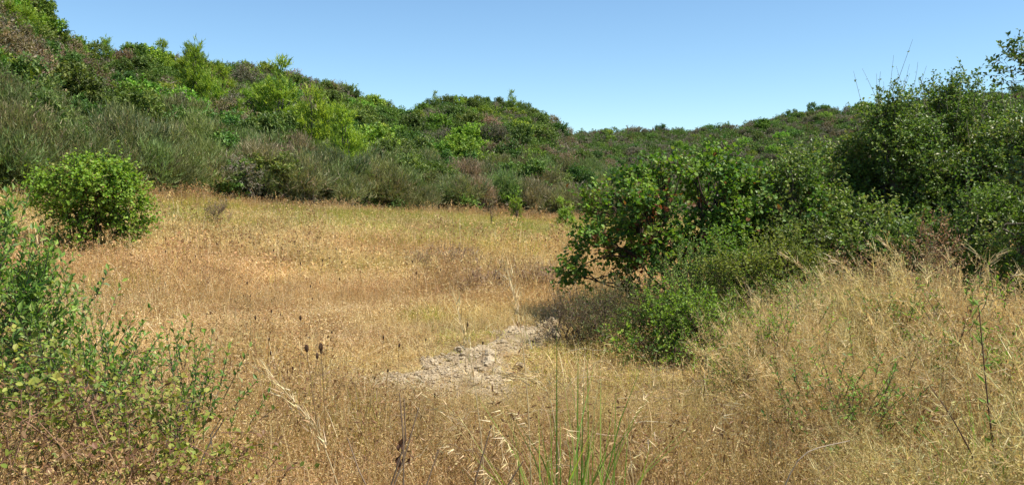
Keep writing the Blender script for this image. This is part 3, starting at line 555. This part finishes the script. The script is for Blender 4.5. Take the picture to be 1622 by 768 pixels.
# tall feathery grass on the bank
P_TALLG = [((.16, .22, .05), 4), ((.22, .27, .07), 3), ((.36, .34, .14), 2)]
T_TALL = [panicle(21, 12, .12, (.75, 1.1), .35, P_GOLD, P_GOLD), panicle(22, 12, .14, (.6, 1.0), .45, P_GOLD, P_STRAW), panicle(23, 9, .12, (.7, 1.05), .35, P_GOLD, P_GOLD, green=1), panicle(24, 10, .1, (.7, 1.1), .3, P_BROWN, P_BROWN + P_GOLD[:1])]
x, y = wedge(2100, 3.2, 9.6, 3, 40); edge = (x - y * .20 - .22) / .8 + (fbm(x, y, 1.2, 91) - .5); k = rg.random(len(x)) < sm(edge) * np.clip(-1.15 + 3.8 * fbm(x, y, .7, 92), .03, 1); x, y = x[k], y[k]; n = len(x)
hh = .56 + .34 * sm((x / y - .25) / .25); w = rg.random(n); idx = np.where(w < .42, 0, np.where(w < .72, 1, np.where(w < .88, 2, 3))); rot, scl = rs(n, .7, 1.2, .16); rot[:, 2] = rg.normal(0, .7, n); scl *= (hh * np.clip(.35 + 1.25 * fbm(x, y, .8, 94), .45, 1.25))[:, None]
gpatch = (fbm(x, y, 1.0, 93) > .56)[:, None] & (x / y > .4)[:, None]
scatter('tall_grass', np.stack([x, y, field_z(x, y)], 1), rot, scl, np.where(gpatch[:, 0] & (w < .5), 2, idx), np.where(gpatch, np.array([.9, .96, .8]), np.array([1., .99, .9])) * rg.uniform(.65, 1.25, (n, 1)), T_TALL, 'tall feathery golden grass massed on the low bank', 'grass')
# brown stalks and litter close to the camera
T_NEAR = [tuft(31, 26, .16, (.25, .7), .0035, .4, P_BROWN, P_BROWN + P_STRAW, 12, (.02, .006)), tuft(32, 24, .16, (.3, .75), .0035, .4, P_STRAW, P_BROWN + P_STRAW, 10, (.018, .006)), tuft(33, 30, .18, (.2, .5), .0045, .75, P_BROWN + P_STRAW, P_STRAW, 9, (.022, .007)),
          tuft(34, 26, .16, (.2, .55), .005, .35, P_GREENG, P_STRAW, 3)]
x, y = wedge(2900, 2.3, 6.2); n = len(x); w = rg.random(n); left = x / y < -.05
idx = np.where(w < np.where(left, .5, .3), 0, np.where(w < .68, 1, np.where(w < .93, 2, 3))); rot, scl = rs(n, .65, 1.05, .15); scl *= (lerp(.72, 1.0, sm((4.2 - y) / 2)) * np.where(np.abs(x / y + .02) < .2, .85, 1))[:, None]
k = rg.random(n) > clayness(x, y); x, y, idx, rot, scl = x[k], y[k], idx[k], rot[k], scl[k]; n = len(x)
scatter('stubble_grass', np.stack([x, y, field_z(x, y)], 1), rot, scl, idx, tints(x, y, n), T_NEAR, 'tangled brown stalks and dry grass nearest the viewer', 'grass')
def tangle(seed, n_, pal):
    r_ = np.random.default_rng(seed); mb = MB(); P = np.stack([r_.normal(0, .2, n_), r_.normal(0, .2, n_), np.full(n_, -.02)], 1); c = pick(r_, pal, n_)
    blades(mb, P, r_.uniform(0, 6.28, n_), r_.uniform(.35, .85, n_), .0055, r_.uniform(.3, .95, n_), c, c * 1.1, r_.uniform(0, 6.28, n_)); t_ = np.linspace(0, 1, 6)[None, :, None]; k = 4
    d = nrm(r_.normal(size=(k, 3)) * [1, 1, .25] + [0, 0, .25]); B = np.stack([r_.normal(0, .2, k), r_.normal(0, .2, k), r_.uniform(.05, .4, k)], 1); L = r_.uniform(.3, .7, k)[:, None, None]
    tubes(mb, B[:, None] + d[:, None] * L * t_ - np.array([0, 0, .35]) * L * t_ * t_ + r_.normal(size=(k, 6, 3)) * .012, np.linspace(.0028, .0012, 6)[None], pick(r_, [((.24, .17, .11), 2), ((.55, .46, .32), 2)], k), 3); return mb.mesh('stalks', M_GRASS)
T_TANGLE = [tangle(45, 7, P_STRAW), tangle(46, 6, P_BROWN), tangle(47, 7, P_GOLD), tangle(48, 5, P_TALLG)]
x, y = wedge(900, 2.3, 7.5); n = len(x); k = rg.random(n) > clayness(x, y) * 1.3; x, y = x[k], y[k]; n = len(x); rot, scl = rs(n, .6, 1.1, .2); scl *= lerp(.75, 1, sm((4.2 - y) / 2))[:, None] * .9
scatter('fallen_stalks_grass', np.stack([x, y, field_z(x, y)], 1), rot, scl, np.where(rg.random(n) < .08, 3, rg.integers(0, 3, n)), rg.uniform(.8, 1.2, (n, 1)) * np.ones(3), T_TANGLE, 'bent and fallen dry stalks tangled through the near grass', 'grass')
# undergrowth closing the gaps between the hillside shrubs; its dark greens paint in gap shade
def scrub(seed, pal, sh='diamond'):
    rg_ = np.random.default_rng(seed); mb = MB(); foliage(rg_, mb, None, [(0, 0, .35, .8, .8, .5)], nclump=16, nsprig=90, slen=.3, nleaf=8, size=(.16, .08), pal=pal, up=.5, cr=.3, zmin=.03); return mb.mesh('scrub', M_SCRUB)
T_SCRUB = [scrub(41, P_DARK), scrub(42, P_DARK + P_MID[2:]), scrub(43, P_HEATH), scrub(44, P_GREYSH)]
n = 9000; a = np.radians(rg.uniform(-42, 14, n)); s = rg.random(n) ** .8; r = rb_(a) + 1.0 + s * (rc_(a) - rb_(a) + 4); w = fbm(r * np.sin(a), r * np.cos(a), 9, 97) + rg.normal(0, .08, n)
idx = np.where(w < .42, 0, np.where(w < .53, 1, np.where(w < .62, 3, 2))); rot, scl = rs(n, .7, 1.4)
n2 = 5000; a2 = np.radians(rg.uniform(-5, 40, n2)); r2 = 160 + 98 * rg.random(n2); rot2, scl2 = rs(n2, 1.2, 2.2); i2 = rg.choice(4, n2, p=[.4, .1, .15, .35])
scatter('hillside_undergrowth', np.concatenate([np.stack([r * np.sin(a), r * np.cos(a), hill_z(r, a) - .05], 1), np.stack([r2 * np.sin(a2), r2 * np.cos(a2), far_z(r2, a2) - .05], 1)]), np.concatenate([rot, rot2]), np.concatenate([scl, scl2]), np.concatenate([idx, i2]),
        rg.uniform(.75, 1.2, (n + n2, 1)) * np.ones(3), T_SCRUB, 'low mixed undergrowth between the hillside shrubs', 'undergrowth')

# ------------------------------------------------------------------ bare clay with its little bank and stones
gx, gy = np.meshgrid(np.arange(-2.2, 1.6, .04), np.arange(5.4, 11.4, .04), indexing='ij'); cl = clayness(gx, gy)
bank = .13 * sm((gx - .3 - (fbm(gx, gy, .5, 63) - .5) * .5) / .12) * sm((gy - 8.2) / .5) * sm((10.4 - gy) / .6) * sm((1.0 - gx) / .5)
gz = field_z(gx, gy) - .05 + .062 * sm(cl * 1.6) + (fbm(gx, gy, .22, 64) - .45) * .045 * cl + (fbm(gx, gy, .07, 65) - .5) * .035 * cl + bank * sm(cl * 2) - .012 * sm((.25 - cl) / .25)
sheet('bare_clay', gx, gy, gz, M_CLAY, 'pale bare stony clay patch in the meadow')
def rock(seed):
    r_ = np.random.default_rng(seed); mb = MB(); import bmesh
    bm = bmesh.new(); bmesh.ops.create_icosphere(bm, subdivisions=2, radius=1); V = np.array([v.co[:] for v in bm.verts]); Fc = np.array([[v.index for v in f.verts] for f in bm.faces]); bm.free()
    V *= 1 + .25 * np.sin(V @ r_.normal(size=(3, 3)) * 2.2).sum(1, keepdims=True) / 2; V *= [1, .75, .55]
    mb.add(V, Fc, np.array([.4, .36, .3])); return mb.mesh('stone', M_STONE)
n = 5200; x = rg.uniform(-2.0, 1.4, n); y = rg.uniform(5.6, 11.2, n); k = rg.random(n) < clayness(x, y) * .9; x, y = x[k], y[k]; n = len(x)
s = np.exp(rg.normal(math.log(.012), .65, n)).clip(.005, .085); zi = np.clip(((x + 2.2) / .04).astype(int), 0, gx.shape[0] - 1); zj = np.clip(((y - 5.4) / .04).astype(int), 0, gx.shape[1] - 1)
scatter('gravel', np.stack([x, y, gz[zi, zj] + s * .2], 1), rg.uniform(0, 6.28, (n, 3)) * [.1, .1, 1], np.stack([s] * 3, 1), rg.integers(0, 3, n), np.ones((n, 3)), [rock(1), rock(2), rock(3)], 'loose pale stones lying on the bare clay', 'gravel')

# ------------------------------------------------------------------ foreground plants
shrub('leafy_shrub', at(0, 4.7) - np.array([0, 0, .06]), 'grey-green leafy shrub with upright shoots, tallest beside the round bush', 'shrub',
      [(-.2, 0, .75, .45, .5, .6), (-.25, .1, 1.05, .33, .4, .35), (.15, 0, .55, .35, .4, .42)],
      dict(nclump=50, nsprig=640, slen=.24, nleaf=13, size=(.044, .020), pal=P_GREYG + [((.10, .19, .04), 4)], up=.9, out=.4, rnd=.35, cr=.2, zmin=.15, spread=.75, twig=(.0028, GREYB * .6)),
      dict(n=16, r0=.011, r1=.003, col=GREYB * .5, spread=.12, arch=.3), M_GREY, seed=51)
for u, Y, ells, n_, lab, sd in ((150, 4.4, [(-.08, 0, .38, .26, .35, .33)], 120, 'lower grey-green shrub with leaning shoots next to the tallest leafy shrub', 52), (235, 4.3, [(-.05, 0, .36, .22, .3, .28)], 48, 'sparse grey-green shrub with separate upright shoots', 53),
                                (300, 4.2, [(0, 0, .38, .18, .2, .28)], 42, 'smallest leafy shrub, its shoots standing against the dry meadow', 54)):
    shrub('leafy_shrub', at(u, Y), lab, 'shrub', ells, dict(nclump=max(10, n_ // 8), nsprig=n_, slen=.24, nleaf=12, size=(.034, .016), pal=P_GREYG + [((.11, .20, .04), 3)], up=.9, out=.4, rnd=.35, cr=.16, zmin=.1, spread=.75, twig=(.0026, GREYB * .6)),
          dict(n=8, r0=.008, r1=.003, col=GREYB * .5, spread=.1, arch=.3), M_GREY, seed=sd)
P_BRAM = [((.21, .24, .045), 4), ((.30, .30, .065), 3), ((.13, .17, .03), 2), ((.28, .19, .09), 1.2), ((.20, .11, .055), .8)]
for u, Y, ells, n_, lab, sd in ((60, 3.5, [(0, 0, .36, .55, .4, .34)], 400, 'yellowing bramble tangle below the tallest leafy shrub', 56), (230, 3.5, [(0, 0, .32, .42, .35, .28)], 240, 'thin bramble with yellow and brown leaves under the sparse shoots', 57), (345, 3.7, [(0, 0, .28, .3, .3, .26)], 110, 'low bramble spray at the edge of the dry stalks', 58)):
    shrub('bramble_bush', at(u, Y), lab, 'bramble', ells, dict(nclump=n_ // 9, nsprig=int(n_ * .8), slen=.2, nleaf=6, size=(.027, .018), pal=P_BRAM, up=.15, out=.5, rnd=.8, cr=.2, zmin=.06, bend=-.3, shape='round', twig=(.0022, REDB)),
          dict(n=26, r0=.005, r1=.002, col=np.array([.22, .13, .08]), spread=.3, arch=.2, wob=.06), M_BROAD, seed=sd)
# tall green reed grass
def reed(u, Y, label, n_, h, lean, w, seed, plume=6):
    w = w * 1.25
    r_ = np.random.default_rng(seed); root = empty('reed_grass', at(u, Y), label, 'grass clump'); a, b = MB(), MB()
    P = np.stack([r_.normal(0, .05, n_), r_.normal(0, .05, n_), np.zeros(n_)], 1); c = pick(r_, [((.13, .22, .035), 4), ((.20, .28, .05), 3), ((.36, .36, .11), 1.5)], n_)
    blades(a, P, r_.uniform(0, 6.28, n_), r_.uniform(.55, 1, n_) * h, w, np.abs(r_.normal(lean, .14, n_)).clip(0, .9), c, c * 1.15, r_.uniform(0, 6.28, n_)); a.build('blades', M_BROAD, root)
    if plume:
        k = 36; ang = r_.uniform(0, 6.28, plume); H = r_.uniform(.85, 1.12, plume) * h; l = r_.uniform(.25, .55, plume); Q = P[:plume]; cs = np.tile([.34, .31, .12], (plume, 1)); blades(b, Q, ang, H, .004, l, cs, cs, ang + 1.57)
        t_ = r_.uniform(.75, 1, (plume, k))[..., None]; d = np.stack([np.cos(ang), np.sin(ang), 0 * ang], 1)[:, None]; l3 = l[:, None, None]; H3 = H[:, None, None]
        q = (Q[:, None] + np.array([0, 0, 1.]) * H3 * (t_ - .45 * l3 * t_ * t_) + d * H3 * l3 * t_ * t_); dd = np.broadcast_to(d * .8 + np.array([0, 0, -.1]), q.shape) + r_.normal(size=q.shape) * .35
        leaves(b, q.reshape(-1, 3), dd.reshape(-1, 3), r_.normal(size=(plume * k, 3)), .045, .004, pick(r_, P_GOLD, plume * k), 'needle'); b.build('plumes', M_STRAW, root)
    return root
reed(905, 3.0, 'tall green reed grass clump rising over the dry foreground', 30, 1.28, .2, .008, 61)
reed(945, 3.3, 'second green reed clump close behind the tallest one', 18, 1.22, .18, .007, 62, 4)
reed(860, 3.1, 'slim green reed clump next to the tallest one', 12, 1.12, .28, .007, 67, 2)
reed(985, 2.9, 'slim leaning reed clump between the tallest and the short one', 12, 1.08, .26, .007, 68, 1)
reed(800, 2.9, 'thin green reed clump with long arching blades', 9, .8, .5, .008, 63, 2)
reed(1040, 2.8, 'short green reed clump beside the golden grass', 12, .65, .3, .008, 64, 0)
reed(1500, 3.3, 'leafy green reed clump growing inside the golden grass', 40, .8, .35, .009, 65, 4)
reed(1590, 3.6, 'broad bladed green grass clump by the thin dark stem', 40, .95, .35, .009, 66, 4)
# single stalks: a polyline of (photo column, ahead, height above ground)
def stalk(name, pts, r0, col, label, cat, plume=0, leafy=None, seed=1, plen=.06):
    r_ = np.random.default_rng(seed); base = at(pts[0][0], pts[0][1]); K = np.array([at(u, Y) + [0, 0, h] for u, Y, h in pts]) - base
    t_ = np.linspace(0, len(K) - 1, 16); P = np.stack([np.interp(t_, range(len(K)), K[:, i]) for i in range(3)], 1)
    for _ in range(3): P[1:-1] = (P[:-2] + 2 * P[1:-1] + P[2:]) / 4
    root = empty(name, base, label, cat); mb = MB(); tubes(mb, P[None], np.linspace(r0, r0 * .35, 16)[None], np.array(col), 4); mb.build('stem', M_BARK if leafy else M_STRAW, root)
    if plume:
        lf = MB(); i = r_.integers(9, 16, plume); T = nrm(np.gradient(P, axis=0)); q = P[i] + r_.normal(size=(plume, 3)) * .012
        leaves(lf, q, T[i] + r_.normal(size=q.shape) * .3, r_.normal(size=q.shape), plen * r_.uniform(.5, 1.3, plume), plen * .09, pick(r_, P_GOLD, plume), 'needle'); lf.build('plume', M_STRAW, root)
    if leafy:
        lf = MB(); n_ = leafy[0]; i = r_.integers(4, 16, n_); q = P[i]; leaves(lf, q, r_.normal(size=q.shape) + [0, 0, .4], r_.normal(size=q.shape) + [0, 0, .6], leafy[1] * r_.uniform(.6, 1.3, n_), leafy[2], pick(r_, leafy[3], n_)); lf.build('leaves', M_GREY, root)
    return root
STR = (.52, .42, .24)
stalk('feather_grass', [(560, 3.2, 0), (545, 3.2, .45), (500, 3.2, .78), (415, 3.2, 1.0)], .0035, STR, 'pale feathery stalk arching across the stubble', 'grass stalk', 110, seed=71)
stalk('feather_grass', [(770, 3.6, 0), (765, 3.6, .6), (745, 3.6, 1.0), (720, 3.6, 1.25)], .003, STR, 'pale straight feather grass stalk rising before the clay patch', 'grass stalk', 60, seed=72)
stalk('feather_grass', [(845, 3.6, 0), (840, 3.6, .7), (826, 3.6, 1.15), (800, 3.6, 1.4)], .003, STR, 'tallest feather grass stalk, golden headed over the meadow', 'grass stalk', 90, seed=73)
stalk('feather_grass', [(900, 3.4, 0), (890, 3.4, .6), (870, 3.4, .95), (810, 3.4, .98)], .003, STR, 'feather grass stalk bowed flat beside the reed clump', 'grass stalk', 80, seed=74)
stalk('arching_stem', [(1200, 2.9, 0), (1215, 2.9, .45), (1270, 2.9, .80), (1355, 2.9, .84)], .004, (.42, .34, .24), 'dry hooked stem arching over the golden grass', 'stem', seed=75)
stalk('dark_weed', [(1610, 3.4, 0), (1600, 3.4, .4), (1575, 3.4, .8), (1555, 3.4, 1.2)], .006, (.10, .06, .04), 'thin dark leafy stem standing in the golden grass', 'weed', 0, (46, .05, .016, P_GREYG), seed=76)
stalk('dark_weed', [(1600, 3.3, .2), (1570, 3.3, .55), (1520, 3.3, .78), (1480, 3.3, .92)], .005, (.10, .06, .04), 'bare dark side stem leaning towards the golden grass', 'weed', seed=77)
stalk('dry_stalk', [(-40, 2.6, .35), (60, 2.6, .62), (150, 2.6, .55), (330, 2.6, .30)], .0035, STR, 'long pale stalk fallen across the bramble', 'grass stalk', seed=78)
stalk('dry_stalk', [(-30, 2.5, .55), (60, 2.5, .5), (160, 2.5, .4), (200, 2.5, .2)], .0035, STR, 'lower pale stalk lying in the bramble', 'grass stalk', seed=79)
# dead plant with curled dark leaves
def dead_plant(u, Y, label, h, nleaf, seed):
    r_ = np.random.default_rng(seed); root = empty('dead_plant', at(u, Y), label, 'dead plant'); wd, lf = MB(), MB(); n_ = 5
    tip = np.stack([r_.normal(0, .16, n_), r_.normal(0, .1, n_), r_.uniform(.7, 1, n_) * h], 1); P = limbs(r_, wd, np.zeros(3), tip, .007, .002, np.array([.2, .14, .09]), 5, spread=.03, wob=.03); wd.build('branches', M_BARK, root, smooth=True)
    for _ in range(nleaf):                                       # each a curled strip
        s_ = P[r_.integers(n_), r_.integers(3, 6)] + r_.normal(size=3) * .008; a = r_.uniform(0, 6.28); ln_ = r_.uniform(.022, .045); w_ = ln_ * .5; t_ = np.linspace(0, 1, 6)
        c_ = s_ + np.stack([np.cos(a) * ln_ * .45 * np.sin(t_ * 2.4), np.sin(a) * ln_ * .45 * np.sin(t_ * 2.4), -ln_ * t_], 1); sd_ = np.array([-math.sin(a), math.cos(a), 0]); wv = w_ * np.sin(np.pi * np.clip(t_, .06, .97))[:, None] / 2
        nm = np.array([math.cos(a), math.sin(a), .3]); V = np.stack([c_ - sd_ * wv + nm * wv * .6, c_, c_ + sd_ * wv + nm * wv * .6], 1)
        i = np.arange(5)[:, None] * 3; f = np.concatenate([np.stack([i, i + 1, i + 4, i + 3], -1).reshape(-1, 4), np.stack([i + 1, i + 2, i + 5, i + 4], -1).reshape(-1, 4)]); lf.add(V, f, np.array([.10, .05, .03]) * r_.uniform(.6, 1.2))
    lf.build('leaves', M_STRAW, root)
dead_plant(592, 2.7, 'dead plant with the most dark red-brown curled leaves', 1.06, 46, 81)
dead_plant(690, 2.7, 'dead forked twig with two or three curled dark leaves', 1.0, 6, 82)
# dried umbel heads standing over the meadow grass
def umbel():
    r_ = np.random.default_rng(3); st, hd = MB(), MB(); t_ = np.linspace(0, 1, 6); tubes(st, np.stack([.03 * t_ ** 2, .02 * t_, .7 * t_], 1)[None], np.linspace(.0028, .0018, 6)[None], np.array([.30, .20, .10]), 4)
    n_ = 22; a = np.arange(n_) * 2.4; rr = .6 + .4 * r_.random(n_); tt = np.linspace(0, 1, 6)[None]; rad = 0.0095 * rr[:, None] * np.sin(np.pi * (.12 + .72 * tt)); z = .7 + .036 * tt * (.8 + .2 * rr[:, None])
    tubes(hd, np.stack([.03 + rad * np.cos(a)[:, None], .02 + rad * np.sin(a)[:, None], z], -1), .0014, np.array([.085, .05, .03]), 4)
    return st.mesh('stem', M_STRAW), hd.mesh('flower_head', M_BARK)
ST, HD = umbel()
def put_umbel(u, Y, s, label, group=None):
    root = empty('dried_flower', at(u, Y), label, 'dried flower', group, float(rg.uniform(0, 6.28))); root.scale = (s, s, s); root.rotation_euler[0] = rg.normal(0, .08)
    for nm, me in (('stem', ST), ('flower_head', HD)): o = bpy.data.objects.new(nm, me); C.objects.link(o); o.parent = root
for u, Y, s, l in ((512, 4.6, 1.2, 'largest dark dried flower head, over the lower left stubble'), (510, 4.7, 1.15, 'dried flower head just below the largest one'), (484, 4.9, 1.0, 'dried flower head beside the largest one'), (503, 5.2, .95, 'dried flower head between stubble stalks below the largest ones'),
                   (682, 5.2, .62, 'dried flower head low before the clay patch'), (760, 6.6, .75, 'dried flower head standing on the clay patch'), (680, 6.8, .7, 'dried flower head at the near rim of the clay patch'), (1067, 5.4, .9, 'dried flower head before the low bramble and golden grass'), (625, 6.1, .8, 'dried flower head left of the clay patch')): put_umbel(u, Y, s, l)
for _ in range(85):
    Y = rg.uniform(5.5, 20); u = rg.uniform(250, 900) if Y > 8 else rg.uniform(380, 760); q = at(u, Y)
    if clayness(q[0], q[1]) < .3: put_umbel(u, Y, rg.uniform(.6, 1.0), 'small dark dried flower head scattered over the dry meadow', 'small dried flower heads over the meadow')
for u, Y, h, pal, lab, sd in ((1285, 7.0, .95, P_GREYG, 'grey-green weed in the golden grass below the light oak bush', 101), (1410, 6.2, 1.0, P_OAK, 'dull green weed in a dark gap of the golden grass', 102), (1235, 5.8, .75, P_MID, 'small green weed at the lower edge of the golden grass', 103),
                            (1340, 4.6, .6, P_GREYG, 'loose green weed beside the hooked dry stem', 104), (1580, 5.0, 1.0, P_MID, 'tall green weed behind the thin dark stem', 105), (1130, 6.6, .7, P_MID, 'dark weed between the stubble and the golden grass', 106)):
    low(u, Y, 'green_weed', lab, [(0, 0, h * .55, .3, .25, h * .48)], pal, 110, M_GREY, sd, (.03, .012), .18, up=.9, cat='weed', nst=6, r0=.005)
for u, Y, h, lean, lab, sd in ((1310, 7.6, 1.12, -70, 'plume grass stalk leaning over the golden grass below the light oak bush', 111), (1392, 7.2, 1.08, -75, 'plume grass stalk before the dark gap under the narrow oak', 112), (1455, 7.4, 1.2, -55, 'plume grass stalk beside the tallest russet heads', 113), (1530, 6.8, 1.15, 60, 'plume grass stalk leaning to the dense oak', 114)):
    stalk('plume_grass', [(u, Y, 0), (u + lean * .1, Y, h * .5), (u + lean * .4, Y, h * .85), (u + lean, Y, h)], .004, STR, lab, 'grass stalk', 60, seed=sd, plen=.07)
# russet tall weed at the foot of the oaks
for u, Y, h, lab, sd in ((1475, 8.2, 1.15, 'tallest russet seed heads in front of the oaks', 91), (1370, 8.4, .85, 'lower russet seed heads before the low oak bush', 92)):
    low(u, Y, 'russet_weed', lab, [(0, 0, h * .6, .42, .3, h * .45)], [((.30, .16, .08), 3), ((.24, .13, .07), 2), ((.40, .27, .14), 2)], 240, M_STRAW, sd, (.035, .009), .2, up=.9, cat='weed')
